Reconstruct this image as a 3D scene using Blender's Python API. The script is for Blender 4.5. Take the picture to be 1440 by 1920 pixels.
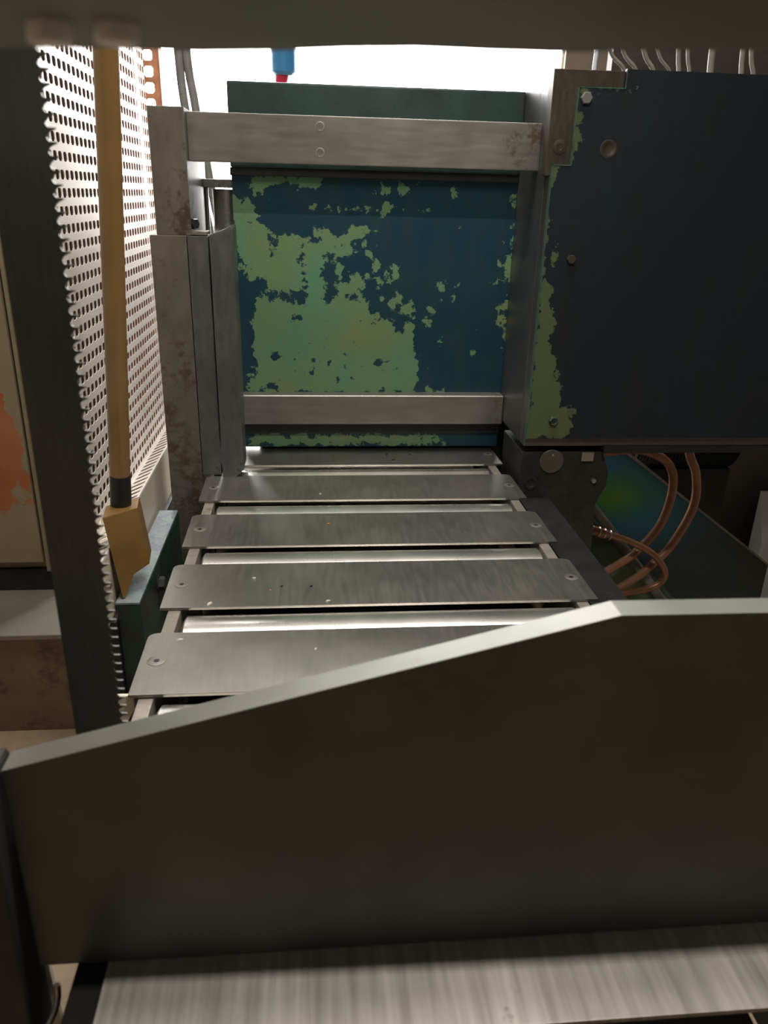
import bpy, bmesh, math, random
from mathutils import Vector, Matrix, noise
random.seed(7)
S = bpy.context.scene
COL = S.collection
for o in list(bpy.data.objects): bpy.data.objects.remove(o)

# ------------------------------------------------------------------ camera
cam_d = bpy.data.cameras.new('camera'); cam = bpy.data.objects.new('camera', cam_d); COL.objects.link(cam)
cam_d.sensor_fit = 'VERTICAL'; cam_d.sensor_height = 36.0; cam_d.lens = 36.0*1460/1920
cam_d.clip_start = 0.01; cam_d.clip_end = 60
F = Vector((-138, 600, -1460)).normalized()
D = Vector((-92.59, -3573.96, -1460)).normalized()
D = (D-F*D.dot(F)).normalized(); U = -D; X = F.cross(U)
cam.matrix_world = Matrix(((X.x, X.y, X.z, 0), (F.x, F.y, F.z, 0), (U.x, U.y, U.z, .44), (0, 0, 0, 1)))
cam_d.dof.use_dof = True; cam_d.dof.focus_distance = 1.15; cam_d.dof.aperture_fstop = 27.4/2.4
S.camera = cam
# ------------------------------------------------------------------ world, exposure, lamps
w = bpy.data.worlds.new('world'); S.world = w; w.use_nodes = True
w.node_tree.nodes['Background'].inputs[0].default_value = (.75, .85, 1, 1)
w.node_tree.nodes['Background'].inputs[1].default_value = 0.15
vs = S.view_settings; vs.view_transform = 'Standard'; vs.look = 'None'; vs.gamma = 1; vs.use_curve_mapping = False
vs.exposure = 0.0
WINDOW_STRENGTH = 14.0
def area(name, loc, size, power, col, target, parent=None):
    l = bpy.data.lights.new(name, 'AREA'); l.shape = 'RECTANGLE'; l.size, l.size_y = size
    l.energy = power; l.color = col
    o = bpy.data.objects.new(name, l); COL.objects.link(o); o.location = loc
    o.rotation_euler = (Vector(target)-Vector(loc)).to_track_quat('-Z', 'Y').to_euler()
    return o
area('lamp_light', (.19, .412, 1.0), (.22, .03), 5.4, (1, .93, .86), (.19, .412, 0))
area('lamp_light', (.05, 1.0, 2.05), (1.2, .70), 36.0, (1, .95, .88), (.05, 1.0, 0))

# ------------------------------------------------------------------ materials
def newmat(name):
    m = bpy.data.materials.new(name); m.use_nodes = True
    nt = m.node_tree; b = nt.nodes['Principled BSDF']
    return m, nt, b
def nd(nt, t, **k):
    n = nt.nodes.new(t)
    for a, v in k.items():
        if a in n.inputs: n.inputs[a].default_value = v
        else: setattr(n, a, v)
    return n
def ramp(nt, src, stops):
    r = nt.nodes.new('ShaderNodeValToRGB'); e = r.color_ramp.elements
    while len(e) < len(stops): e.new(.5)
    for i, (p, c) in enumerate(stops):
        e[i].position = p; e[i].color = (*c, 1) if len(c) == 3 else c
    nt.links.new(src, r.inputs[0]); return r.outputs[0]
def coords(nt, scale=(1, 1, 1)):
    t = nt.nodes.new('ShaderNodeTexCoord'); m = nt.nodes.new('ShaderNodeMapping')
    m.inputs['Scale'].default_value = scale
    nt.links.new(t.outputs['Object'], m.inputs[0]); return m.outputs[0]
def noi(nt, co, scale, detail=4, rough=.55):
    n = nd(nt, 'ShaderNodeTexNoise'); n.inputs['Scale'].default_value = scale
    n.inputs['Detail'].default_value = detail; n.inputs['Roughness'].default_value = rough
    nt.links.new(co, n.inputs['Vector']); return n.outputs['Fac']
def mix(nt, fac, a, b):
    m = nt.nodes.new('ShaderNodeMix'); m.data_type = 'RGBA'
    for i, v in ((0, fac), (6, a), (7, b)):
        if hasattr(v, 'links'): nt.links.new(v, m.inputs[i])
        else: m.inputs[i].default_value = v if i == 0 else (*v, 1)
    return m.outputs[2]
def bump(nt, b, h, strength, dist=.001):
    bp = nt.nodes.new('ShaderNodeBump'); bp.inputs['Strength'].default_value = strength
    bp.inputs['Distance'].default_value = dist
    nt.links.new(h, bp.inputs['Height']); nt.links.new(bp.outputs[0], b.inputs['Normal'])
def steel(name, c1, c2, rough=.4, metal=.85, brush=(1, 1, 1), spots=.0, spotcol=(.05, .03, .02), bs=.15, sc=60):
    """worn steel: brushed tone, blotches, rust or dirt spots"""
    m, nt, b = newmat(name); co = coords(nt, brush); c0 = coords(nt)
    n = noi(nt, co, sc, 5); col = ramp(nt, n, [(.3, c1), (.7, c2)])
    bl = noi(nt, c0, 9, 3); blr = ramp(nt, bl, [(.35, (.78, .78, .78)), (.7, (1.1, 1.1, 1.1))])
    mm = nt.nodes.new('ShaderNodeMix'); mm.data_type = 'RGBA'; mm.blend_type = 'MULTIPLY'; mm.inputs[0].default_value = 1
    nt.links.new(col, mm.inputs[6]); nt.links.new(blr, mm.inputs[7]); col = mm.outputs[2]
    if spots > 0:
        s = noi(nt, c0, 38, 6, .7); sm = noi(nt, c0, 6, 2)
        mu = nd(nt, 'ShaderNodeMath', operation='MULTIPLY'); nt.links.new(s, mu.inputs[0]); nt.links.new(sm, mu.inputs[1])
        f = ramp(nt, mu.outputs[0], [(.40-.16*spots, (0, 0, 0)), (.46-.12*spots, (1, 1, 1))])
        col = mix(nt, f, col, spotcol)
        mt = nd(nt, 'ShaderNodeMapRange'); nt.links.new(f, mt.inputs[0]); mt.inputs[3].default_value = metal; mt.inputs[4].default_value = metal*.3
        nt.links.new(mt.outputs[0], b.inputs['Metallic'])
    else: b.inputs['Metallic'].default_value = metal
    nt.links.new(col, b.inputs['Base Color'])
    r = nd(nt, 'ShaderNodeMapRange'); nt.links.new(n, r.inputs[0]); r.inputs[3].default_value = rough-.08; r.inputs[4].default_value = rough+.12
    nt.links.new(r.outputs[0], b.inputs['Roughness']); bump(nt, b, n, bs, .0006)
    return m
def plain(name, c, rough=.5, metal=0, var=.25, sc=12, bs=.1, spec=.5):
    m, nt, b = newmat(name); co = coords(nt); n = noi(nt, co, sc, 5)
    lo = tuple(v*(1-var) for v in c); hi = tuple(min(1, v*(1+var)) for v in c)
    nt.links.new(ramp(nt, n, [(.3, lo), (.7, hi)]), b.inputs['Base Color'])
    b.inputs['Roughness'].default_value = rough; b.inputs['Metallic'].default_value = metal
    b.inputs['Specular IOR Level'].default_value = spec
    bump(nt, b, noi(nt, co, sc*12, 3), bs, .0005)
    return m
def emis(name, c, s):
    m, nt, b = newmat(name); b.inputs['Base Color'].default_value = (*c, 1)
    b.inputs['Emission Color'].default_value = (*c, 1); b.inputs['Emission Strength'].default_value = s
    return m
def chipped(name, top, under, scale=30, thr=.5, soft=.02, rough=.45, attr=None, amp=.035, grime=(.02, .02, .018), gamt=.5):
    """paint 'top' worn through to 'under'. With attr: distance field stored on the mesh (metres, + inside 'top')"""
    m, nt, b = newmat(name); co = coords(nt)
    n = noi(nt, co, scale, 8, .68)
    if attr:
        a = nd(nt, 'ShaderNodeAttribute', attribute_name=attr)
        s = nd(nt, 'ShaderNodeMath', operation='SUBTRACT'); nt.links.new(n, s.inputs[0]); s.inputs[1].default_value = .5
        mu = nd(nt, 'ShaderNodeMath', operation='MULTIPLY'); nt.links.new(s.outputs[0], mu.inputs[0]); mu.inputs[1].default_value = amp
        ad = nd(nt, 'ShaderNodeMath', operation='ADD'); nt.links.new(a.outputs['Fac'], ad.inputs[0]); nt.links.new(mu.outputs[0], ad.inputs[1])
        mr = nd(nt, 'ShaderNodeMapRange'); nt.links.new(ad.outputs[0], mr.inputs[0]); mr.inputs[1].default_value = -.0006; mr.inputs[2].default_value = .0006
        f = mr.outputs[0]
    else:
        f = ramp(nt, n, [(thr-soft, (0, 0, 0)), (thr+soft, (1, 1, 1))])
    big = noi(nt, co, 7, 3)
    t = mix(nt, ramp(nt, big, [(.35, (0, 0, 0)), (.65, (1, 1, 1))]), top[0], top[1])
    u = mix(nt, ramp(nt, noi(nt, coords(nt, (1, 1, .4)), 22, 5), [(.35, (0, 0, 0)), (.7, (1, 1, 1))]), under[0], under[1])
    c = mix(nt, f, u, t)
    g = ramp(nt, noi(nt, co, 90, 5, .75), [(.62, (0, 0, 0)), (.72, (gamt, gamt, gamt))])
    c = mix(nt, g, c, grime)
    nt.links.new(c, b.inputs['Base Color']); b.inputs['Roughness'].default_value = rough
    h = nd(nt, 'ShaderNodeMath', operation='MULTIPLY_ADD'); nt.links.new(f, h.inputs[0]); h.inputs[1].default_value = 1.0
    nt.links.new(noi(nt, co, 120, 4), h.inputs[2]); bump(nt, b, h.outputs[0], .5, .0007)
    return m
M = {}
M['plate'] = steel('cover plate steel', (.26, .248, .228), (.30, .286, .262), .36, .85, (6, .8, 1), 0, (.20, .15, .11), .012, 30)
M['roller'] = steel('roller steel', (.90, .87, .82), (.95, .93, .88), .26, .95, (1, 1, 1), 0, (.3, .24, .18), 0, 6)
M['litplate'] = steel('lit near plate steel', (.34, .32, .29), (.56, .535, .495), .5, .5, (5, .25, 1), .1, (.3, .25, .2), .02, 30)  # plate steel in a lighter tone, lamp brightness put into the colour
M['rail'] = steel('side rail steel', (.30, .27, .23), (.38, .35, .31), .5, .6, (1, 4, 1), .3)
M['post'] = steel('post steel', (.19, .172, .15), (.235, .213, .187), .45, .65, (3, 3, 1), .75, (.07, .047, .034), .04, 30)
M['bar'] = steel('tie bar steel', (.28, .265, .24), (.335, .32, .293), .40, .75, (.6, 4, 4), .4, (.12, .08, .055), .03, 30)
M['jaw'] = steel('jaw steel', (.18, .177, .172), (.23, .226, .22), .38, .8, (3, 3, 1), .4, (.05, .045, .04), .03, 40)
M['bright'] = steel('bright steel', (.6, .58, .55), (.75, .73, .70), .3, .9, (1, 1, 6), .1, (.2, .15, .1), .05, 60)
M['blade'] = steel('blade steel', (.14, .138, .13), (.18, .176, .165), .38, .7, (10, 1, .5), 0, bs=.03, sc=60)
M['fg'] = steel('backstop steel', (.165, .165, .148), (.192, .191, .172), .45, .6, (1, 1, 1), .2, (.12, .10, .07), .03, 14)
M['beam'] = plain('beam paint', (.17, .17, .155), .55, .2, .3, 10)
M['dark'] = plain('black iron', (.022, .022, .02), .55, .2, .4, 30, .2)
M['matte'] = plain('matte black paint', (.018, .018, .017), .9, 0, .3, 30, .1, .1)
M['column'] = plain('oily cast iron', (.035, .034, .03), .5, .2, .35, 40, .4)
M['bedgreen'] = chipped('bed green paint', ((.012, .045, .032), (.015, .06, .04)), ((.02, .022, .02), (.03, .03, .028)), 18, .45)
M['ledge'] = chipped('ledge paint', ((.24, .27, .29), (.20, .28, .26)), ((.14, .19, .27), (.28, .28, .26)), 25, .5)
M['panel'] = chipped('panel paint', ((.20, .28, .12), (.12, .31, .17)), ((.003, .045, .078), (.017, .056, .066)), 42, attr='paint', amp=.075, rough=.38)
M['cover'] = chipped('cover paint', ((.10, .13, .05), (.08, .12, .05)), ((.005, .016, .026), (.009, .013, .017)), 40, attr='paint', amp=.06, rough=.5)
M['slab'] = chipped('slab paint', ((.02, .07, .06), (.015, .05, .045)), ((.02, .03, .035), (.03, .035, .035)), 20, .5, rough=.4)
M['edge'] = plain('worn green edge', (.07, .16, .11), .35, .2, .4, 60)
M['white'] = plain('white sheet paint', (.78, .74, .68), .4, .0, .05, 8)
M['boltglint'] = plain('bolt glint white', (.85, .85, .82), .35, 0, .04, 8)  # white stands in for light reflected off the bolt heads under the beam
M['frame'] = steel('dark frame steel', (.07, .058, .045), (.11, .09, .07), .45, .5, (4, 4, 1), .5, (.05, .03, .02), .05, 50)
M['slabpaint'] = plain('dark green slab paint', (.028, .055, .048), .35, 0, .35, 14, .3)
M['boardbrown'] = plain('dark brown board', (.055, .03, .026), .7, 0, .3, 10)
M['strip'] = plain('cream painted strip', (.74, .68, .56), .45, 0, .06, 8)
M['yellow'] = plain('yellow paint', (.29, .17, .058), .38, 0, .12, 15)
M['woody'] = plain('yellow block paint', (.21, .115, .03), .5, 0, .15, 22)
M['black'] = plain('black rubber', (.012, .012, .013), .35, 0, .2, 30)
M['hose'] = plain('brown rubber hose', (.36, .18, .10), .33, 0, .2, 30)
M['copper'] = plain('copper pipe', (.30, .15, .08), .35, .4, .25, 40)
M['teal'] = chipped('teal tank paint', ((.02, .20, .28), (.03, .26, .10)), ((.01, .08, .20), (.02, .12, .10)), 5, .48, .2, rough=.3)
def tank_glow_paint():  # green and teal paint, with window glow and its dark falloff put into the colour
    m, nt, b = newmat('teal and green tank paint with window glow'); t = nt.nodes.new('ShaderNodeTexCoord')
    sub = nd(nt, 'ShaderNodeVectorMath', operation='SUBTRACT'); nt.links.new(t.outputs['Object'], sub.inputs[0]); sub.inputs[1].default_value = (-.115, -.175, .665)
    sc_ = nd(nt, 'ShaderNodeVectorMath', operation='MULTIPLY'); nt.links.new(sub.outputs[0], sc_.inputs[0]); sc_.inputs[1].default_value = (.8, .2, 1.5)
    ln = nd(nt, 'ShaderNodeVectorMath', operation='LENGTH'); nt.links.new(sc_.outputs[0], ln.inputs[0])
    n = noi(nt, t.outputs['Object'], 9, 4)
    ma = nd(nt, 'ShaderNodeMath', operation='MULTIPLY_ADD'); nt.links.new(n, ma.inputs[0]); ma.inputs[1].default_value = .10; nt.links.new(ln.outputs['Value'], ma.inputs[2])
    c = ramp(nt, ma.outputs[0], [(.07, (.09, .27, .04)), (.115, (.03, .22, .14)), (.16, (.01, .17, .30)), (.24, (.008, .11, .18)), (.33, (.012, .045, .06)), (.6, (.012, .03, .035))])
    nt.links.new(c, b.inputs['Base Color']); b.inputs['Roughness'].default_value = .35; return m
M['teal'] = tank_glow_paint()
M['greenfloor'] = chipped('green tray paint', ((.05, .12, .08), (.07, .13, .09)), ((.06, .07, .06), (.1, .1, .09)), 12, .45, rough=.35)
M['cream'] = chipped('cream cabinet paint', ((.27, .235, .14), (.30, .26, .16)), ((.25, .21, .13), (.28, .24, .15)), 10, .5)
M['creamorange'] = chipped('cream and orange paint', ((.36, .12, .05), (.42, .17, .08)), ((.26, .22, .14), (.30, .25, .16)), 16, attr='paint', amp=.16, grime=(.03, .02, .015))
M['greyplate'] = plain('grey step plate', (.22, .205, .17), .5, .2, .25, 5)
M['brownbox'] = chipped('rusty brown box paint', ((.17, .11, .075), (.20, .14, .10)), ((.05, .04, .03), (.08, .055, .04)), 8, .44, .06)
M['floor'] = plain('concrete floor', (.42, .31, .20), .6, 0, .3, 6)
M['wall'] = plain('beige wall plaster', (.34, .30, .24), .8, 0, .1, 3)
M['ceil'] = plain('grey ceiling', (.06,.06,.058), .9, 0, .1, 3)
M['rust'] = plain('rusty red paint', (.20, .06, .035), .7, 0, .4, 10)
M['orange'] = plain('orange rack paint', (.62, .27, .15), .5, 0, .3, 40)
M['grey'] = plain('grey plastic', (.20, .20, .20), .4, 0, .2, 30)
M['pale'] = plain('pale rubber cable', (.22, .20, .17), .5, 0, .2, 30)
M['blue'] = plain('blue plastic', (.05, .30, .62), .4, 0, .1, 10)
M['red'] = plain('red plastic', (.65, .03, .08), .4, 0, .1, 10)
M['navy'] = plain('dark cabinet', (.05, .042, .035), .6, 0, .3, 8)
M['bag'] = plain('white plastic sheet', (.6, .66, .74), .4, 0, .1, 8)
M['glass'] = emis('daylit frosted pane', (1, .985, .97), WINDOW_STRENGTH)
M['tube'] = emis('fluorescent tube', (1, .95, .86), 3.0)
M['chiplight'] = plain('pale chip', (.75, .68, .58), .4, .3, .1, 50)
M['chipdark'] = plain('dark chip', (.03, .025, .02), .4, .3, .1, 50)
M['chiporange'] = plain('orange chip', (.75, .30, .08), .4, 0, .1, 50)

# ------------------------------------------------------------------ builders
def thing(name, label, cat, loc, group=None):
    o = bpy.data.objects.new(name, None); COL.objects.link(o); o.location = loc
    o.empty_display_size = .02
    o['label'] = label; o['category'] = cat
    if group: o['group'] = group
    return o
def tag(o, label, cat, group=None):
    o['label'] = label; o['category'] = cat
    if group: o['group'] = group
    return o
def wpos(o):
    p = Vector(o.location)
    while o.parent: o = o.parent; p += Vector(o.location)
    return p
def link(name, verts, faces, mat, parent=None, smooth=False, bevel=0, seg=2, label=None, origin=None):
    """verts in world coordinates; the object's origin is put at the middle of its base"""
    V = [Vector(v) for v in verts]
    if origin is None:
        lo = [min(v[i] for v in V) for i in range(3)]; hi = [max(v[i] for v in V) for i in range(3)]
        origin = Vector(((lo[0]+hi[0])/2, (lo[1]+hi[1])/2, lo[2]))
    me = bpy.data.meshes.new(name); me.from_pydata([v-origin for v in V], [], faces)
    bm = bmesh.new(); bm.from_mesh(me); bmesh.ops.recalc_face_normals(bm, faces=bm.faces)
    if bevel:
        es = [e for e in bm.edges if len(e.link_faces) == 2 and e.calc_face_angle(0) > .4]
        bmesh.ops.bevel(bm, geom=es, offset=bevel, segments=seg, affect='EDGES', profile=.7)
    bm.to_mesh(me); bm.free()
    if smooth:
        for p in me.polygons: p.use_smooth = True
        try: me.set_sharp_from_angle(angle=.7)
        except Exception: pass
    me.materials.append(M[mat] if isinstance(mat, str) else mat)
    o = bpy.data.objects.new(name, me); COL.objects.link(o)
    if parent: o.parent = parent; o.location = origin-wpos(parent)
    else: o.location = origin
    if label: o['label'] = label
    return o
def boxvf(x0, x1, y0, y1, z0, z1):
    v = [(x, y, z) for x in (x0, x1) for y in (y0, y1) for z in (z0, z1)]
    return v, [(0, 1, 3, 2), (4, 6, 7, 5), (0, 4, 5, 1), (2, 3, 7, 6), (0, 2, 6, 4), (1, 5, 7, 3)]
def box(name, x0, x1, y0, y1, z0, z1, mat, parent=None, bevel=.0012, **k):
    v, f = boxvf(x0, x1, y0, y1, z0, z1); return link(name, v, f, mat, parent, bevel=bevel, **k)
def prism(name, pts, axis, a, b, mat, parent=None, bevel=.001, **k):
    """outline pts (2D) extruded along axis from a to b. axis 'y': pts=(x,z); 'z': (x,y); 'x': (y,z)"""
    def P(p, t): return {'y': (p[0], t, p[1]), 'z': (p[0], p[1], t), 'x': (t, p[0], p[1])}[axis]
    n = len(pts); v = [P(p, a) for p in pts]+[P(p, b) for p in pts]
    f = [tuple(range(n)), tuple(range(2*n-1, n-1, -1))]+[(i, (i+1) % n, n+(i+1) % n, n+i) for i in range(n)]
    return link(name, v, f, mat, parent, bevel=bevel, **k)
def frame_for(d):
    d = d.normalized(); a = Vector((0, 0, 1)) if abs(d.z) < .9 else Vector((1, 0, 0))
    u = d.cross(a).normalized(); return u, d.cross(u).normalized()
def lathe(name, p0, p1, prof, mat, parent=None, n=32, **k):
    """profile [(t along 0..1 axis in metres, radius)] revolved about p0->p1"""
    p0 = Vector(p0); d = (Vector(p1)-p0); L = d.length; d.normalize(); u, w_ = frame_for(d)
    v = []; f = []
    for t, r in prof:
        for i in range(n):
            a = 2*math.pi*i/n; v.append(p0+d*t+(u*math.cos(a)+w_*math.sin(a))*max(r, 1e-5))
    for j in range(len(prof)-1):
        for i in range(n):
            f.append((j*n+i, j*n+(i+1) % n, (j+1)*n+(i+1) % n, (j+1)*n+i))
    f.append(tuple(range(n))); f.append(tuple(range(len(prof)*n-1, (len(prof)-1)*n-1, -1)))
    return link(name, v, f, mat, parent, smooth=True, **k)
def cyl(name, p0, p1, r, mat, parent=None, n=32, c=.0008, **k):
    L = (Vector(p1)-Vector(p0)).length
    return lathe(name, p0, p1, [(0, r-c), (c, r), (L-c, r), (L, r-c)], mat, parent, n, **k)
def tube(name, pts, r, mat, parent=None, n=14, sub=10, **k):
    P = [Vector(p) for p in pts]; P = [P[0]*2-P[1]]+P+[P[-1]*2-P[-2]]; path = []
    for i in range(1, len(P)-2):
        for s in range(sub):
            t = s/sub; a, b, c, d = P[i-1:i+3]
            path.append(.5*((2*b)+(c-a)*t+(2*a-5*b+4*c-d)*t*t+(3*b-a-3*c+d)*t**3))
    path.append(P[-2]); v = []; f = []
    u = None
    for i, p in enumerate(path):
        d = (path[min(i+1, len(path)-1)]-path[max(i-1, 0)]).normalized()
        if u is None: u, _ = frame_for(d)
        u = (u-d*u.dot(d)).normalized(); w_ = d.cross(u)
        for j in range(n):
            a = 2*math.pi*j/n; v.append(p+(u*math.cos(a)+w_*math.sin(a))*r)
    m = len(path)
    for i in range(m-1):
        for j in range(n): f.append((i*n+j, i*n+(j+1) % n, (i+1)*n+(j+1) % n, (i+1)*n+j))
    f.append(tuple(range(n))); f.append(tuple(range(m*n-1, (m-1)*n-1, -1)))
    return link(name, v, f, mat, parent, smooth=True, **k)
def perforated(name, O, u, v, nrm, nu, nv, pu, pv, hu, hv, t, mat, parent=None, **k):
    """sheet with nu x nv rounded rectangular holes; O corner, u/v unit directions, t thickness along nrm"""
    O = Vector(O); u = Vector(u).normalized(); v = Vector(v).normalized(); nrm = Vector(nrm).normalized()
    vs_ = []; fs = []; c = min(hu, hv)*.42
    octo = [(-hu+c, -hv), (hu-c, -hv), (hu, -hv+c), (hu, hv-c), (hu-c, hv), (-hu+c, hv), (-hu, hv-c), (-hu, -hv+c)]
    idx = {}
    def gv(i, j, s):
        if (i, j, s) not in idx:
            idx[(i, j, s)] = len(vs_); vs_.append(O+u*(i*pu)+v*(j*pv)+nrm*(t*s))
        return idx[(i, j, s)]
    for i in range(nu):
        for j in range(nv):
            ring = []
            for s in (0, 1):
                b = len(vs_); ctr = O+u*((i+.5)*pu)+v*((j+.5)*pv)+nrm*(t*s)
                cs = None
                for (a, bb) in octo: vs_.append(ctr+u*a+v*bb)
                ring.append(b)
                q = [gv(i, j, s), gv(i+1, j, s), gv(i+1, j+1, s), gv(i, j+1, s)]
                for kx in range(4):
                    fs.append((q[kx], q[(kx+1) % 4], b+(2*kx+1), b+2*kx))
                    fs.append((q[(kx+1) % 4], b+(2*kx+2) % 8, b+(2*kx+1)))
            for kx in range(8):
                fs.append((ring[0]+kx, ring[0]+(kx+1) % 8, ring[1]+(kx+1) % 8, ring[1]+kx))
    for i in range(nu):
        for j in (0, nv): fs.append((gv(i, j, 0), gv(i+1, j, 0), gv(i+1, j, 1), gv(i, j, 1)))
    for j in range(nv):
        for i in (0, nu): fs.append((gv(i, j, 0), gv(i, j+1, 0), gv(i, j+1, 1), gv(i, j, 1)))
    return link(name, vs_, fs, mat, parent, **k)
def hexbolt(name, p, d, r, h, mat, parent, **k):
    p = Vector(p); d = Vector(d).normalized()
    return lathe(name, p, p+d*h, [(0, r), (h*.8, r), (h, r*.86)], mat, parent, 6, **k)
def plate_with_disc(name, p, d, r, mat, parent, hole=None, **k):
    """countersunk screw: flat ring with a recessed socket"""
    p = Vector(p); d = Vector(d).normalized(); h = hole or r*.35
    prof = [(0, r), (.0006, r), (.0007, r*.97), (.0007, h), (.0002, h*.9), (.00021, h*.05)]
    return lathe(name, p, p+d, prof, mat, parent, 24, **k)
def paint_grid(name, x0, x1, z0, z1, yf, yb, mat, parent, field, nx=150, nz=120, outline=None, bevel=0):
    """flat plate whose front is a fine grid carrying the 'paint' wear field"""
    vs_ = []; fs = []
    for j in range(nz+1):
        for i in range(nx+1): vs_.append((x0+(x1-x0)*i/nx, yf, z0+(z1-z0)*j/nz))
    for j in range(nz):
        for i in range(nx):
            if outline:
                cx = x0+(x1-x0)*(i+.5)/nx; cz = z0+(z1-z0)*(j+.5)/nz
                if not outline(cx, cz): continue
            a = j*(nx+1)+i; fs.append((a, a+1, a+nx+2, a+nx+1))
    me = bpy.data.meshes.new(name)
    org = Vector(((x0+x1)/2, yf, z0))
    me.from_pydata([Vector(v)-org for v in vs_], [], fs)
    bm = bmesh.new(); bm.from_mesh(me)
    lay = bm.verts.layers.float.new('paint')
    for v in bm.verts: v[lay] = field(v.co.x+org.x, v.co.z+org.z)
    loose = [v for v in bm.verts if not v.link_faces]
    bmesh.ops.delete(bm, geom=loose, context='VERTS')
    r = bmesh.ops.extrude_face_region(bm, geom=list(bm.faces))
    for g in r['geom']:
        if isinstance(g, bmesh.types.BMVert): g.co.y += yb-yf
    bmesh.ops.recalc_face_normals(bm, faces=bm.faces)
    bm.to_mesh(me); bm.free(); me.materials.append(M[mat])
    o = bpy.data.objects.new(name, me); COL.objects.link(o)
    if parent: o.parent = parent; o.location = org-wpos(parent)
    else: o.location = org
    return o
def sdf_poly(px, pz, poly):
    """signed distance, + inside"""
    d = 1e9; ins = False; n = len(poly)
    for i in range(n):
        ax, az = poly[i]; bx, bz = poly[(i+1) % n]
        ex, ez = bx-ax, bz-az; wx, wz = px-ax, pz-az
        t = max(0, min(1, (wx*ex+wz*ez)/(ex*ex+ez*ez+1e-12)))
        dx, dz = wx-ex*t, wz-ez*t; d = min(d, dx*dx+dz*dz)
        if (az > pz) != (bz > pz) and px < (bx-ax)*(pz-az)/(bz-az)+ax: ins = not ins
    d = math.sqrt(d); return d if ins else -d

# ------------------------------------------------------------------ room
def struct(o): o['kind'] = 'structure'; return o
struct(box('floor', -2.2, 3.4, -2.0, 4.2, -.90, -.85, 'floor', bevel=0))
struct(box('ceiling', -2.2, 3.4, -2.0, 4.2, 3.6, 3.65, 'ceil', bevel=0))
struct(box('wall_left', -2.25, -2.2, -2.0, 4.2, -.85, 3.6, 'wall', bevel=0))
struct(box('wall_right', 3.4, 3.45, -2.0, 4.2, -.85, 3.6, 'wall', bevel=0))
struct(box('wall_front', -2.2, 3.4, -2.05, -2.0, -.85, 3.6, 'navy', bevel=0))
WX0, WX1, WZ0, WZ1 = -1.5, 1.17, .25, 3.35
def ring(name, x0, x1, z0, z1, X0, X1, Z0, Z1, y0, y1, mat, parent=None):
    v = []; f = []
    for (a, b, c, d) in ((X0, X1, Z0, z0), (X0, X1, z1, Z1), (X0, x0, z0, z1), (x1, X1, z0, z1)):
        vv, ff = boxvf(a, b, y0, y1, c, d); k = len(v); v += vv; f += [tuple(i+k for i in q) for q in ff]
    return link(name, v, f, mat, parent)
struct(ring('wall_back', WX0, WX1, WZ0, WZ1, -2.2, 3.4, -.85, 3.6, 4.0, 4.2, 'wall'))
win = thing('window_1', 'wide frosted window glaring white behind the machine', 'window', ((WX0+WX1)/2, 4.05, WZ0)); struct(win)
ring('window_frame', WX0+.02, WX1-.012, WZ0+.03, WZ1-.03, WX0, WX1, WZ0, WZ1, 4.02, 4.08, 'white', win)
box('pane', WX0+.02, WX1-.012, 4.04, 4.05, WZ0+.03, WZ1-.03, 'glass', win, bevel=0)

# ceiling lamps
cx, cy, cz = .05, 1.0, 2.12
t = thing('tube_lamp', 'white tube lamp fixture hanging above the middle of the conveyor', 'lamp', (cx, cy, cz))
box('housing', cx-.62, cx+.62, cy-.05, cy+.05, cz, cz+.05, 'white', t)
for q in (-.025, .025): cyl('tube', (cx-.58, cy+q, cz-.016), (cx+.58, cy+q, cz-.016), .012, 'tube', t, 12)
for q in (-.5, .5): cyl('hanger', (cx+q, cy, cz+.05), (cx+q, cy, 3.6), .003, 'grey', t, 8)
t = thing('work_lamp', 'small black work lamp hanging low over the saw cut', 'lamp', (.19, .412, 1.004))
box('lamp_head', .07, .31, .392, .432, 1.004, 1.03, 'dark', t, bevel=.003)
cyl('hanger', (.19, .412, 1.03), (.19, .412, 3.6), .006, 'grey', t, 12)

# ------------------------------------------------------------------ roller conveyor
conv = thing('roller_conveyor', 'steel roller conveyor with flat cover plates between bright rollers', 'conveyor', (.08, .75, -.85))
box('side_rail', -.166, -.152, .46, 1.40, -.10, -.004, 'rail', conv)
box('side_rail', .310, .324, .26, 1.40, -.10, -.004, 'rail', conv)
box('dark_filler', -.148, -.1285, .26, .425, -.13, -.004, 'matte', conv)  # black filler box, added to keep this corner dark
box('drip_tray', -.150, .308, .26, 1.40, -.13, -.10, 'dark', conv)
for lx in (-.135, .29):
    for ly in (.5, 1.3): box('leg', lx-.02, lx+.02, ly-.02, ly+.02, -.85, -.13, 'column', conv)
fronts = [.2935, .460, .6265, .793, .9595, 1.125, 1.2925]
for i, yf in enumerate(fronts):
    yb = yf+.1115; xl, xr = (-.1752, .3362) if i else (-.128, .3362)
    r = .009; out = [(xl, yf), (xr, yf)]
    for a in range(0, 91, 30): out.append((xr-r*1.2+r*1.2*math.cos(math.radians(a))-.0015, yb-r+r*math.sin(math.radians(a))))
    for a in range(90, 181, 30): out.append((xl+r*1.2+r*1.2*math.cos(math.radians(a))-.001, yb-r+r*math.sin(math.radians(a))))
    dz = [0, 0, .0006, 0, -.0004, .0003, 0][i]
    p = prism('cover_plate', out, 'z', -.0035+dz, 0+dz, 'plate' if i else 'litplate', conv, bevel=.0006)
    for sx in (-.159, .321):
        if i == 0 and sx < 0: continue
        s = plate_with_disc('screw', (sx, yf+.057, dz-.0002), (0, 0, 1), .0085 if i != 2 else .0092, 'bar', p)
        cyl('socket', (sx, yf+.057, dz+.0003), (sx, yf+.057, dz+.0007), .0027, 'black', p, 6, c=.0001)
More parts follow.
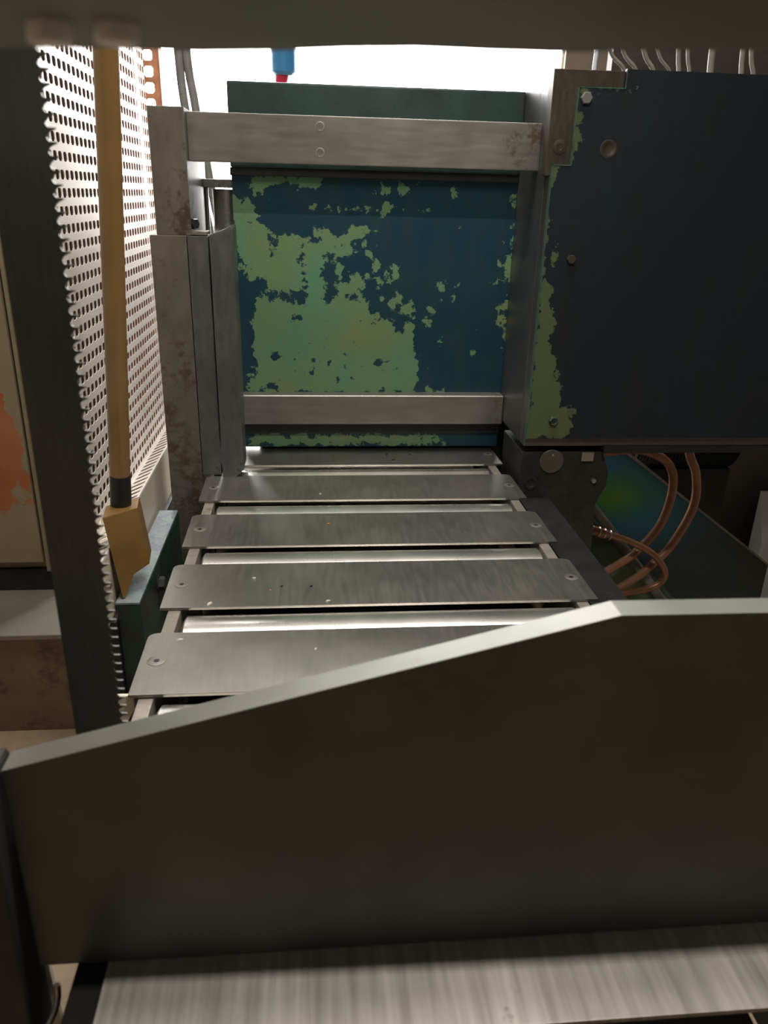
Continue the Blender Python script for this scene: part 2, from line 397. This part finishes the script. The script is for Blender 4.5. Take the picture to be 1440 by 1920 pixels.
for yf in fronts[2:]+[1.459]:
    yc = yf-.028; x0, x1 = -.146, .306
    lathe('roller', (x0, yc, -.0475), (x1, yc, -.0475), [(0, .012), (.0003, .042), (.003, .0455), (x1-x0-.003, .0455), (x1-x0-.0003, .042), (x1-x0, .012)], 'roller', conv, 72)
# little notched bracket under the corner of a cover plate
prism('notched_bracket', [(-.197, -.004), (-.172, -.004), (-.172, -.02), (-.180, -.034), (-.186, -.030), (-.188, -.018), (-.194, -.016)], 'y', .632, .636, 'strip', conv, bevel=.0005)
# right hand side beam beyond the plates
box('side_beam', .345, .398, .30, 1.205, -.16, -.03, 'matte', conv, bevel=.004)

# ------------------------------------------------------------------ machine bed with ledge
bed = thing('machine_bed', 'dark green machine bed with a worn blue-grey ledge left of the conveyor', 'machine base', (-.24, 1.1, -.85))
box('bed_body', -.2575, -.2270, .918, 1.237, -.85, -.063, 'bedgreen', bed, bevel=.002)
box('ledge', -.2580, -.2275, .917, 1.237, -.063, -.060, 'ledge', bed, bevel=.0008)
box('bed_foot', -.328, -.2578, .910, 1.60, -.85, -.085, 'dark', bed, bevel=.002)
hexbolt('bolt', (-.2270, 1.035, -.0935), (1, 0, 0), .0105, .010, 'column', bed, label='dark hex bolt head')
cyl('washer', (-.2270, 1.035, -.0935), (-.2252, 1.035, -.0935), .0135, 'column', bed)
# ------------------------------------------------------------------ perforated guard
pg = thing('perforated_guard', 'tall white perforated sheet guard standing behind the saw blade', 'guard', (-.27, 1.25, -.08))
P = .0205; nu = 39; nv = 41; Y0 = .842
perforated('perforated_sheet', (-.2985, Y0, -.009), (0, 1, 0), (0, 0, 1), (-1, 0, 0), nu, nv, P, P, .0074, .0055, .0009, 'white', pg)
fl = Vector((.036, 0, .016))
perforated('slotted_flange', (-.2985, Y0, -.009), (0, 1, 0), fl, (.3, 0, -1), nu, 1, P, fl.length, .0046, .0135, .0010, 'white', pg)
box('base_strip', -.2640, -.2625, Y0, 1.62, -.080, .009, 'strip', pg, bevel=.0004)
hexbolt('bolt', (-.2625, .900, -.024), (1, 0, 0), .0065, .007, 'bright', pg, label='bright bolt')

# ------------------------------------------------------------------ yellow handled tool
tool = thing('long_handled_tool', 'yellow long-handled tool with a wedge-cut yellow block standing on the ledge', 'tool', (-.24, .95, -.06))
A = Vector((-.2540, .9795, .0383)); B = Vector((-.2043, .9261, .566)); hd = (B-A).normalized()
L = 1.15
lathe('handle', A+hd*.0578, A+hd*L, [(0, .0122), (.002, .0128), (L-.07, .0128), (L-.062, .011), (L-.0578, .004)], 'yellow', tool, 28)
lathe('ferrule', A, A+hd*.0618, [(0, .0135), (.057, .0132), (.0618, .0122)], 'black', tool, 28, label='black sleeve between handle and block')
face = [(-.2658, .932, .0537), (-.2295, .9658, .0535), (-.2195, .9608, -.0253), (-.2372, .9431, -.0319), (-.2477, .928, -.0588), (-.2500, .926, -.0585)]
fv = [Vector(p) for p in face]; nb = [p+Vector((-.005, .041, 0)) for p in fv]
k = len(fv)
link('block', fv+nb, [tuple(range(k)), tuple(range(2*k-1, k-1, -1))]+[(i, (i+1) % k, k+(i+1) % k, k+i) for i in range(k)], 'woody', tool, bevel=.0014)

# ------------------------------------------------------------------ vise post, tie bar
post = thing('vise_post', 'square steel vise post with blocks stacked on its left side of the conveyor', 'vise', (-.21, 1.26, -.85))
box('lower_block', -.2365, -.1835, 1.24, 1.40, -.85, .376, 'post', post)
box('upper_block', -.2265, -.1760, 1.243, 1.45, .376, .5465, 'post', post)
# clamp jaw, movable, in front of the post
jaw = thing('vise_jaw', 'dark steel upright vise jaw beside the green panel', 'vise', (-.15, 1.26, 0))
box('back_plate', -.1822, -.1520, 1.24, 1.30, .001, .3755, 'jaw', jaw, bevel=.001)
prism('jaw_block', [(-.1492, .0), (-.128, .0), (-.1145, .012), (-.1145, .388), (-.118, .392), (-.126, .3865), (-.1492, .378)], 'y', 1.232, 1.292, 'jaw', jaw, bevel=.0016)
br = thing('angle_bracket', 'small rusty angle bracket with a square bolt on top of the vise jaw', 'bracket', (-.165, 1.27, .377))
prism('angle', [(-.1835, .377), (-.1535, .377), (-.1535, .382), (-.179, .382), (-.179, .402), (-.1835, .402)], 'y', 1.245, 1.285, 'bar', br, bevel=.0006)
hexbolt('bolt', (-.179, 1.259, .392), (.8, -.6, 0), .0085, .012, 'black', br)
tb = thing('tie_bar', 'flat steel tie bar with two screw holes spanning above the green panel', 'bar', (.09, 1.28, .478))
box('bar', -.1755, .3445, 1.262, 1.285, .4775, .5425, 'bar', tb, bevel=.0012)
for z in (.5285, .4940):
    lathe('screw', (.0148, 1.2622, z), (.0148, 1.25, z), [(0, .0068), (.0006, .0066), (.0007, .0052), (.0001, .0048), (.00012, .0003)], 'bright', tb, 24)
# hydraulic cylinder behind
hc = thing('hydraulic_cylinder', 'upright bright steel cylinder with a cap plate behind the vise jaw', 'cylinder', (-.14, 1.40, .30))
cyl('barrel', (-.140, 1.43, .30), (-.140, 1.43, .441), .0235, 'bright', hc, 40)
box('cap_plate', -.1755, -.1285, 1.405, 1.455, .443, .456, 'bar', hc)
cyl('guide_rod', (-.1735, 1.43, .30), (-.1735, 1.43, .443), .0035, 'bright', hc, 12)
box('mount', -.18, -.103, 1.402, 1.46, .27, .30, 'jaw', hc)

# ------------------------------------------------------------------ green body panel
def pc(u, v): return (-.126+(u-40)/1335*.511, .468-(v-75)/1235*.463)
big = [(35,190),(110,175),(150,270),(200,330),(290,340),(380,325),(385,280),(400,300),(450,330),(520,320),(560,285),(610,285),(600,330),(540,360),(560,420),(620,500),(640,540),(560,560),(520,585),(600,605),(640,655),(690,685),(800,705),(835,700),(828,760),(840,850),(890,915),(860,960),(875,1040),(60,1040),(100,930),(115,800),(110,640),(160,570),(110,510),(70,470),(40,350)]
polys = [big, [(110,90),(420,80),(430,130),(330,150),(280,120),(180,140),(130,170)], [(90,1245),(700,1248),(1000,1255),(1010,1300),(90,1300)], [(860,1035),(900,1005),(1000,1030),(990,1050)]]
polys = [[pc(*q) for q in p] for p in polys]
holes = [(random.gauss(480, 130), random.gauss(860, 90), random.uniform(2, 6), random.uniform(2, 6)) for _ in range(40)]+[(450,480,36,95),(305,597,44,30),(190,590,24,22),(150,545,45,38),(580,440,55,60),(345,520,14,28),(215,370,14,26),(380,350,30,8),(440,600,16,18),(780,735,14,26),(665,688,14,16),(330,400,12,30),(210,870,16,14),(195,1010,22,16),(690,893,18,8),(752,930,8,9),(520,460,20,60),(105,270,10,14),(280,690,20,10)]
dots = [(random.uniform(380, 1250), random.uniform(90, 1020), random.uniform(2, 6), random.uniform(2, 7)) for _ in range(26)]+[(690,130,22,18),(755,135,14,20),(688,208,20,20),(745,205,18,6),(640,215,40,4),(740,458,16,18),(700,470,14,30),(665,460,12,50),(640,400,14,10),(958,548,12,22),(943,600,14,10),(912,650,14,12),(882,695,22,15),(745,610,24,26),(790,640,34,22),(952,792,9,12),(845,685,12,8),(1025,268,6,8),(985,145,5,8),(1290,765,8,10),(500,520,40,30),(545,530,30,30),(1340,180,45,60),(1330,300,40,90),(1305,480,34,110),(1290,630,34,60)]
def fld(x, z):
    d = max(sdf_poly(x, z, p) for p in polys)
    kx = .511/1335
    for (u, v, a, b) in dots:
        cx, cz = pc(u, v); a_, b_ = a*kx, b*kx
        q = math.hypot((x-cx)/a_, (z-cz)/b_); dd = (1-q)*min(a_, b_)
        if u > 1280: dd = dd*.5+.0035
        d = max(d, dd)
    for (u, v, a, b) in holes:
        cx, cz = pc(u, v); a_, b_ = a*kx, b*kx
        q = math.hypot((x-cx)/a_, (z-cz)/b_); d = min(d, -(1-q)*min(a_, b_) if q < 3 else d)
    return max(-.05, min(.05, d))
mb = thing('feed_machine', 'chipped green and dark blue machine body panel behind the vise', 'machine', (.13, 1.6, -.85))
paint_grid('front_panel', -.1262, .3435, .006, .470, 1.38, 1.40, 'panel', mb, fld, 150, 140)
box('body_block', -.100, .3435, 1.41, 1.58, -.85, .4615, 'slab', mb)
box('top_slab', -.1270, .3435, 1.374, 1.58, .474, .5960, 'slabpaint', mb, bevel=.003)
box('shadow_band', -.128, .3435, 1.376, 1.57, .462, .474, 'dark', mb)  # black strip standing in for the shadow under the slab
box('lower_rail', -.1225, .3435, 1.352, 1.381, .0555, .1085, 'bar', mb, bevel=.004, seg=3)
box('pedestal', .3445, .495, 1.42, 1.58, -.85, .055, 'column', mb)
box('gap_shade_strip', -.1225, .3435, 1.372, 1.381, .034, .0535, 'dark', mb)  # black strip in place of the shaded gap below the lower rail

# ------------------------------------------------------------------ right assembly
sh = thing('machine_housing', 'large dark blue machine housing with a steel corner frame on the right', 'machine', (.7, 1.3, -.85))
L_ = [(.3375, .606), (.460, .606), (.460, .574), (.3745, .574), (.3745, .480), (.3375, .480)]
prism('corner_frame', [(.3375, .606), (.460, .606), (.460, .586), (.385, .57), (.3745, .545), (.3745, .470), (.3375, .470)], 'y', 1.2005, 1.225, 'frame', sh, bevel=.001)
def cover_out(x, z):
    if z > .5835 and x < .4385: return False
    if z > .484 and x < .3725: return False
    return True
cpoly = [(.345, .077), (.405, .077), (.418, .10), (.415, .125), (.400, .135), (.392, .165), (.380, .20), (.368, .24), (.366, .29), (.350, .34), (.345, .34)]
cextra = [(.3745, .53, .006, .04), (.3785, .578, .03, .003), (.345, .40, .004, .06), (.36, .36, .006, .02), (.3475, .475, .006, .01)]
def cfld(x, z):
    d = sdf_poly(x, z, cpoly)
    for (cx, cz, a, b) in cextra:
        q = math.hypot((x-cx)/a, (z-cz)/b); d = max(d, (1-q)*min(a, b)-.002)
    return max(-.05, min(.05, d))
paint_grid('cover_plate', .3455, .93, .077, .6075, 1.193, 1.2, 'cover', sh, cfld, 260, 230, cover_out)
# bright worn edge of the cover plate
for (a, b) in (((.3455, .077), (.3455, .484)), ((.3455, .484), (.3725, .484)), ((.3725, .484), (.3725, .5835)), ((.3725, .5835), (.4385, .5835)), ((.4385, .5835), (.4385, .6075))):
    t = .0011
    box('worn_edge', min(a[0], b[0])-t*.5, max(a[0], b[0])+t*.5, 1.1922, 1.1999, min(a[1], b[1])-t*.5, max(a[1], b[1])+t*.5, 'edge', sh, bevel=.0003)
box('head_body', .3440, .93, 1.225, 1.424, .062, .598, 'jaw', sh, bevel=.002)
box('head_skin', .3445, .93, 1.2005, 1.2245, .062, .4695, 'jaw', sh, bevel=.001)
box('head_skin', .4605, .93, 1.2005, 1.2245, .4700, .6000, 'column', sh, bevel=.001)
box('bottom_lip', .480, .93, 1.196, 1.30, .050, .0618, 'dark', sh, bevel=.002)
hexbolt('bolt', (.3835, 1.193, .5700), (0, -1, 0), .0085, .007, 'bright', sh, label='bright hex bolt head')
hexbolt('bolt', (.387, 1.193, .3560), (0, -1, 0), .0070, .006, 'frame', sh, label='rusty hex bolt head')
hexbolt('bolt', (.387, 1.193, .1070), (0, -1, 0), .0075, .006, 'cover', sh, label='green painted hex bolt head')
plate_with_disc('screw', (.3555, 1.2003, .508), (0, -1, 0), .0098, 'frame', sh, .004)
plate_with_disc('hole_plug', (.4245, 1.1932, .507), (0, -1, 0), .0125, 'frame', sh, .009)

colm = thing('support_column', 'dark oily steel column with a round steel disc beside the conveyor end', 'column', (.41, 1.27, -.85))
edge = [(.3455, -.85), (.4880, -.85), (.4880, -.14), (.4840, -.05), (.4880, -.035), (.4985, -.015), (.4995, .01), (.492, .03), (.485, .0485), (.3455, .0485)]
prism('column_body', edge, 'y', 1.212, 1.34, 'column', colm, bevel=.002)
cyl('disc', (.3975, 1.212, .032), (.3975, 1.2085, .032), .0205, 'post', colm, 36)
cyl('pin', (.3985, 1.2086, .043), (.3985, 1.2065, .043), .0022, 'bright', colm, 12)
plate_with_disc('screw', (.366, 1.2118, -.008), (0, -1, 0), .012, 'column', colm, .006)
box('metal_tab', .4475, .468, 1.2065, 1.212, .033, .0485, 'bright', colm, bevel=.0005, label='pale bare metal tab')
hexbolt('bolt', (.474, 1.212, -.003), (0, -1, 0), .0045, .006, 'bright', colm)

# hoses
h1 = [(.50, 1.42, -.028), (.591, 1.45, -.030), (.657, 1.45, -.026), (.7175, 1.45, -.052), (.739, 1.45, -.1025), (.7277, 1.45, -.186), (.679, 1.44, -.247), (.624, 1.42, -.274), (.50, 1.39, -.33)]
tag(tube('hydraulic_hose', h1, .0088, 'hose'), 'inner brown rubber hose looping below the dark machine housing', 'hose', 'brown hoses by the column')
h2 = [(.73, 1.46, .12), (.7574, 1.45, -.02), (.7842, 1.45, -.079), (.7913, 1.45, -.150), (.7595, 1.45, -.236), (.709, 1.44, -.288), (.654, 1.42, -.316), (.50, 1.38, -.38)]
tag(tube('hydraulic_hose', h2, .0088, 'hose'), 'outer brown rubber hose curving down right of the inner one', 'hose', 'brown hoses by the column')
cp = thing('copper_pipe', 'thin bent copper pipe with a brass end fitting below the hoses', 'pipe', (.62, 1.40, -.32))
tube('bent_pipe', [(.592, 1.40, -.189), (.641, 1.40, -.205), (.697, 1.40, -.236), (.728, 1.40, -.276), (.722, 1.40, -.302), (.69, 1.40, -.317), (.63, 1.395, -.325), (.52, 1.38, -.34)], .0072, 'copper', cp)
cyl('fitting', (.560, 1.40, -.178), (.592, 1.40, -.189), .0095, 'copper', cp, 6)
for t in (.0, .012, .024): cyl('hose_clip', (.572+t, 1.40, -.182-t*.34), (.575+t, 1.40, -.183-t*.34), .0105, 'bright', cp, 20)
# tank
tk = thing('coolant_tank', 'teal and green painted sloping tank behind the brown hoses', 'tank', (.9, 1.8, -.85))
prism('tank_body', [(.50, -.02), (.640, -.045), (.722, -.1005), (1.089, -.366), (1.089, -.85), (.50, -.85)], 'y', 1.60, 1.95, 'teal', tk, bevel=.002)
prism('rim', [(.640, -.040), (.722, -.0955), (1.13, -.391), (1.13, -.397), (.722, -.1025), (.640, -.0455)], 'y', 1.585, 1.60, 'jaw', tk, bevel=.0006, label='bare grey rim strip')
prism('lower_tray', [(.50, -.13), (.60, -.20), (.82, -.40), (.82, -.85), (.50, -.85)], 'y', 1.48, 1.598, 'greenfloor', tk, bevel=.002, label='green lower tray')
tube('drain_pipe', [(.47, 1.465, -.06), (.55, 1.465, -.125), (.66, 1.465, -.25), (.80, 1.465, -.42)], .011, 'grey', tk)
# motor
mo = thing('electric_motor', 'black finned motor hanging at the right edge below the machine housing', 'motor', (1.05, 2.05, -.3))
lathe('housing', (.84, 2.05, -.165), (1.25, 2.05, -.165), [(0, .03), (.01, .06), (.03, .09)]+[(.04+i*.01+(.004 if j % 2 else 0), .10 if j % 2 else .092) for i in range(30) for j in range(2)]+[(.36, .09), (.40, .05)], 'dark', mo, 32)
box('foot', .88, 1.18, 2.0, 2.1, -.85, -.26, 'dark', mo)
for i, (a, b, c, d) in enumerate([(.87, -.04, .83, -.14), (.90, -.04, .875, -.17), (.925, -.04, .93, -.09)]):
    tube('conduit', [(a, 1.85, b), ((a+c)/2+.005, 1.85, (b+d)/2), (c, 1.85, d)], .006, 'grey', mo)
box('cable_box', .80, 1.4, 1.9, 1.98, -.04, .3, 'navy', mo)
tag(link('plastic_sheet', [(1.44+.5*(i/8), 2.2+.03*math.sin(i*1.9+j), -.85+.43*(j/8)+.02*math.sin(i*2.3)) for i in range(9) for j in range(9)]+[(1.44+.5*(i/8), 2.24, -.85+.43*(j/8)) for i in range(9) for j in range(9)],
     [(i*9+j, i*9+j+1, (i+1)*9+j+1, (i+1)*9+j) for i in range(8) for j in range(8)]+[(81+i*9+j, 81+(i+1)*9+j, 81+(i+1)*9+j+1, 81+i*9+j+1) for i in range(8) for j in range(8)]
     +[(j, j+1, 82+j, 81+j) for j in range(8)]+[(72+j, 81+72+j, 81+73+j, 73+j) for j in range(8)]
     +[(i*9, 81+i*9, 81+(i+1)*9, (i+1)*9) for i in range(8)]+[(i*9+8, (i+1)*9+8, 81+(i+1)*9+8, 81+i*9+8) for i in range(8)], 'bag', smooth=True),
    'crumpled pale blue-white sheet standing at the far right', 'sheet')

# ------------------------------------------------------------------ things behind, top
sa = thing('slotted_angle', 'orange slotted upright with a row of rounded square holes beside the white guard', 'post', (-.29, 1.7, -.85))
perforated('slotted_face', (-.320, 1.70, -.84), (1, 0, 0), (0, 0, 1), (0, 1, 0), 1, 64, .0390, .0272, .0085, .0092, .002, 'orange', sa)
box('side_face', -.2815, -.2795, 1.70, 1.735, -.84, .9, 'orange', sa, bevel=0)
box('foot_plate', -.32, -.265, 1.68, 1.75, -.85, -.84, 'orange', sa)
for (x0, x1, lab) in ((-.289, -.280, 'left one of two grey cables hanging before the bright window'), (-.2725, -.257, 'right one of two grey cables hanging before the bright window')):
    tag(tube('hanging_cable', [(x0-.03, 2.0, 1.6), (x0, 2.0, .80), (x1, 2.0, .62), (x1+.024, 2.0, .46), (x1+.06, 2.0, .1), (x1+.06, 2.0, -.85)], .0095, 'grey'), lab, 'cable', 'grey cables left')
bt = thing('hanging_air_tool', 'blue tube with a red tapered lower end hanging before the bright window', 'tool', (-.085, 3.0, .76))
lathe('sleeve', (-.085, 3.0, .80), (-.085, 3.0, 1.05), [(0, .030), (.01, .042), (.24, .042), (.25, .03)], 'blue', bt, 28)
lathe('tip', (-.098, 3.0, .745), (-.09, 3.0, .81), [(0, .012), (.02, .02), (.06, .024)], 'red', bt, 20, label='red tapered tip')
cyl('hanger', (-.085, 3.0, 1.04), (-.085, 3.0, 3.6), .006, 'grey', bt, 10)
tag(box('electrical_cabinet', .80, 2.3, 2.30, 2.34, -.85, 2.0, 'navy'), 'tall dark brown cabinet standing behind the machine housing', 'cabinet')
cab = [(.574, .574, .006), (.605, .640, .005), (.632, .665, .005), (.675, .70, .006), (.705, .735, .004), (.745, .752, .006), (.765, .775, .005), (.815, .818, .009), (.880, .885, .007), (.900, .912, .006), (.945, .948, .005), (.99, .955, .008)]
names = ['bluish straight', 'thin cream', 'dim slanting', 'cream slanting', 'thin slanting', 'cream upright', 'second upright', 'thick grey', 'pale grey', 'slanting grey', 'faint grey', 'cream outward-leaning']
for i, (xt, xb, r) in enumerate(cab):
    tag(tube('loose_cable', [(2*xt-xb, 1.75, .78), (xt, 1.75, .712), (xb, 1.75, .675), (xb+.01, 1.75, .58), (xb+.01, 1.75, .30)], r*.75, 'pale' if i != 0 else 'bag'),
        names[i]+' cable above the machine housing, number %s from the left' % ['one', 'two', 'three', 'four', 'five', 'six', 'seven', 'eight', 'nine', 'ten', 'eleven', 'twelve'][i], 'cable', 'cables above the machine housing')
tag(box('cable_shelf', .52, 1.2, 1.70, 1.80, .27, .30, 'navy'), 'dark shelf behind the machine housing carrying the cable ends', 'shelf')

# ------------------------------------------------------------------ left background
rk = thing('tool_rack', 'rusty red-brown board behind the perforated guard', 'rack', (-.6, 2.25, -.85))
box('board', -1.3, -.56, 2.30, 2.33, -.5, 1.9, 'boardbrown', rk)
box('board', -.555, -.445, 2.30, 2.33, -.5, 1.9, 'rust', rk, label='rusty red board')
for x in (-1.2, -.48): box('upright', x-.02, x+.02, 2.331, 2.36, -.85, 1.9, 'dark', rk)
cb = thing('control_cabinet', 'cream metal cabinet with a peeling orange paint patch at far left', 'cabinet', (-.9, 2.0, -.56))
opoly = [(-.9, .05), (-.76, .02), (-.745, -.02), (-.735, -.03), (-.722, -.09), (-.713, -.15), (-.713, -.25), (-.722, -.30), (-.735, -.22), (-.75, -.27), (-.77, -.33), (-.9, -.33)]
paint_grid('door_panel', -1.3, -.705, -.47, .9, 1.90, 1.912, 'creamorange', cb, lambda x, z: max(-.05, min(.05, sdf_poly(x, z, opoly))), 60, 90)
box('frame_post', -.700, -.648, 1.905, 1.93, -.50, .9, 'cream', cb)
box('cabinet_body', -1.3, -.648, 1.932, 2.24, -.50, .9, 'cream', cb)
box('plinth', -1.3, -.66, 1.92, 2.24, -.56, -.50, 'dark', cb)
bx_ = thing('brown_chest', 'rust-stained brown chest with a grey lid under the cream cabinet', 'chest', (-.9, 1.9, -.85))
box('lid', -1.3, -.57, 1.685, 2.24, -.575, -.562, 'greyplate', bx_, bevel=.003)
box('chest_body', -1.29, -.58, 1.70, 2.23, -.85, -.575, 'brownbox', bx_, bevel=.003)

# ------------------------------------------------------------------ band saw blade
pitch = .00635; out = []
zt, zb = .78, -.08; z = zb
out.append((-.1565, zt)); out.append((-.1565, zb))
while z < zt-pitch:
    out += [(-.1262, z), (-.1268, z+.0006), (-.1275, z+.0018), (-.1270, z+.0032), (-.1255, z+.0044), (-.1228, z+.0056), (-.1225, z+.0061)]
    z += pitch
out.append((-.1262, z)); out.append((-.1262, zt))
saw = thing('band_saw', 'dark toothed saw blade standing upright at left under a blurred dark guide beam', 'band saw', (-.14, .43, -.25))
prism('blade', out, 'y', .4320, .4332, 'blade', saw, bevel=0, label='wide dark band blade with teeth on its right edge')

# ------------------------------------------------------------------ foreground
fg = thing('backstop_plate', 'large dark steel plate with a sloping top edge across the foreground', 'plate', (.1, .36, 0))
prism('plate', [(-.1690, .0005), (.62, .0005), (.62, .2335), (.1625, .2355), (-.1690, .1485)], 'y', .350, .3665, 'fg', fg, bevel=.0010, seg=2)
tag(prism('guide_block', [(-.26, -.06), (-.1745, -.06), (-.1705, .147), (-.172, .1505), (-.26, .13)], 'y', .335, .368, 'column', bevel=.0015), 'dark guide block at the left end of the sloping plate', 'block')
tag(prism('lit_floor_strip', [(-.2, -.2), (-.170, -.2), (-.1742, -.0185), (-.1825, -.0195)], 'y', .372, .376, 'strip', bevel=.0005), 'cream strip standing in for the lit floor seen through the gap at bottom left', 'strip')  # added strip, its cream colour replaces the lit floor behind the gap
tag(tube('bent_wire', [(-.1595, .3465, -.012), (-.1597, .3455, -.02), (-.1606, .342, -.026), (-.1629, .3383, -.031), (-.1658, .3346, -.036), (-.172, .328, -.045)], .0020, 'bright'), 'bright bent wire at the bottom left corner', 'wire')
bmv = []; bmf = []; N = 60
for i in range(N+1):
    x = -.45+1.2*i/N
    zz = .4762+.0012*noise.noise(Vector((x*22, 0, 0)))+.035*x
    wob = .0010*noise.noise(Vector((x*40, 3, 0)))
    bmv += [(x, .247+wob, zz), (x, .249+wob, zz+.006), (x, .249, zz+.06), (x, .12, zz+.06), (x, .12, zz)]
for i in range(N):
    for j in range(5): bmf.append((i*5+j, i*5+(j+1) % 5, (i+1)*5+(j+1) % 5, (i+1)*5+j))
bmf.append((0, 1, 2, 3, 4)); bmf.append(tuple(N*5+q for q in (4, 3, 2, 1, 0)))
beam = link('guide_beam', bmv, bmf, 'beam', saw, label='blurred dark beam across the top of the view')
for x in (-.0590, -.0440):
    z = .4762+.035*x
    lathe('bolt_head', (x, .2125, z+.001), (x, .2125, z-.0036), [(0, .0052), (.0045, .0052), (.0052, .0046)], 'boltglint', beam, 8, label='pale bolt head')

# ------------------------------------------------------------------ loose chips
def chip(x, y, z, s, rot, mat, lab, h=.0012):
    v = []; n = 7
    for lay, k in ((0, 1), (h, .7)):
        for i in range(n):
            a = 2*math.pi*i/n; rr = s*(.6+.5*random.random())*k
            px, py = rr*math.cos(a), rr*math.sin(a)*.45
            v.append((x+px*math.cos(rot)-py*math.sin(rot), y+px*math.sin(rot)+py*math.cos(rot), z+lay))
    f = [tuple(range(n)), tuple(range(2*n-1, n-1, -1))]+[(i, (i+1) % n, n+(i+1) % n, n+i) for i in range(n)]
    tag(link('metal_chip', v, f, mat), lab, 'chip', 'loose chips on the conveyor')
CH = []
chip(-0.1201, 0.7997, .0004, 0.006, 1.2, 'chiplight', 'largest pale curled chip near the front edge of a cover plate')
chip(-0.0741, 0.8621, .0004, 0.003, 0.2, 'chiplight', 'small white chip left of middle on a cover plate')
chip(-0.0396, 0.8396, .0004, 0.0022, 0.8, 'chipdark', 'small dark chip near the middle of a cover plate')
chip(-0.0039, 0.8382, .0004, 0.0024, 0.3, 'chipdark', 'dark chip to the right of another dark chip')
chip(0.0152, 0.8002, .0004, 0.004, 0, 'chiplight', 'pale chip lying close to the front edge of a cover plate')
chip(0.0207, 1.0289, .0004, 0.0026, 0, 'chiporange', 'tiny orange chip alone on the plate before the vise')
chip(-0.0525, 0.8293, .0004, 0.0018, 0, 'chiporange', 'tiny orange chip beside the dark chips')
chip(0.0099, 1.1490, .0004, 0.003, 0.1, 'chiplight', 'thin white chip on the plate nearest the vise')
chip(0.0004, 0.6978, .0004, 0.0032, 1.4, 'chiplight', 'tan upright chip on the front cover plate')
chip(-0.1416, 0.7235, .0004, 0.004, 0.2, 'chiplight', 'faint white chip at the left rear corner of the front plate')
chip(0.1333, 1.3474, .0004, 0.004, 1.1, 'chipdark', 'leftmost dark crumb below the green panel')
chip(0.1420, 1.3166, .0004, 0.005, 0.3, 'chipdark', 'largest dark crumb below the green panel')
chip(0.1753, 1.3468, .0004, 0.003, 0.4, 'chipdark', 'middle dark crumb below the green panel')
chip(0.2716, 1.3777, .0004, 0.003, 1.3, 'chipdark', 'rightmost dark crumb below the green panel')
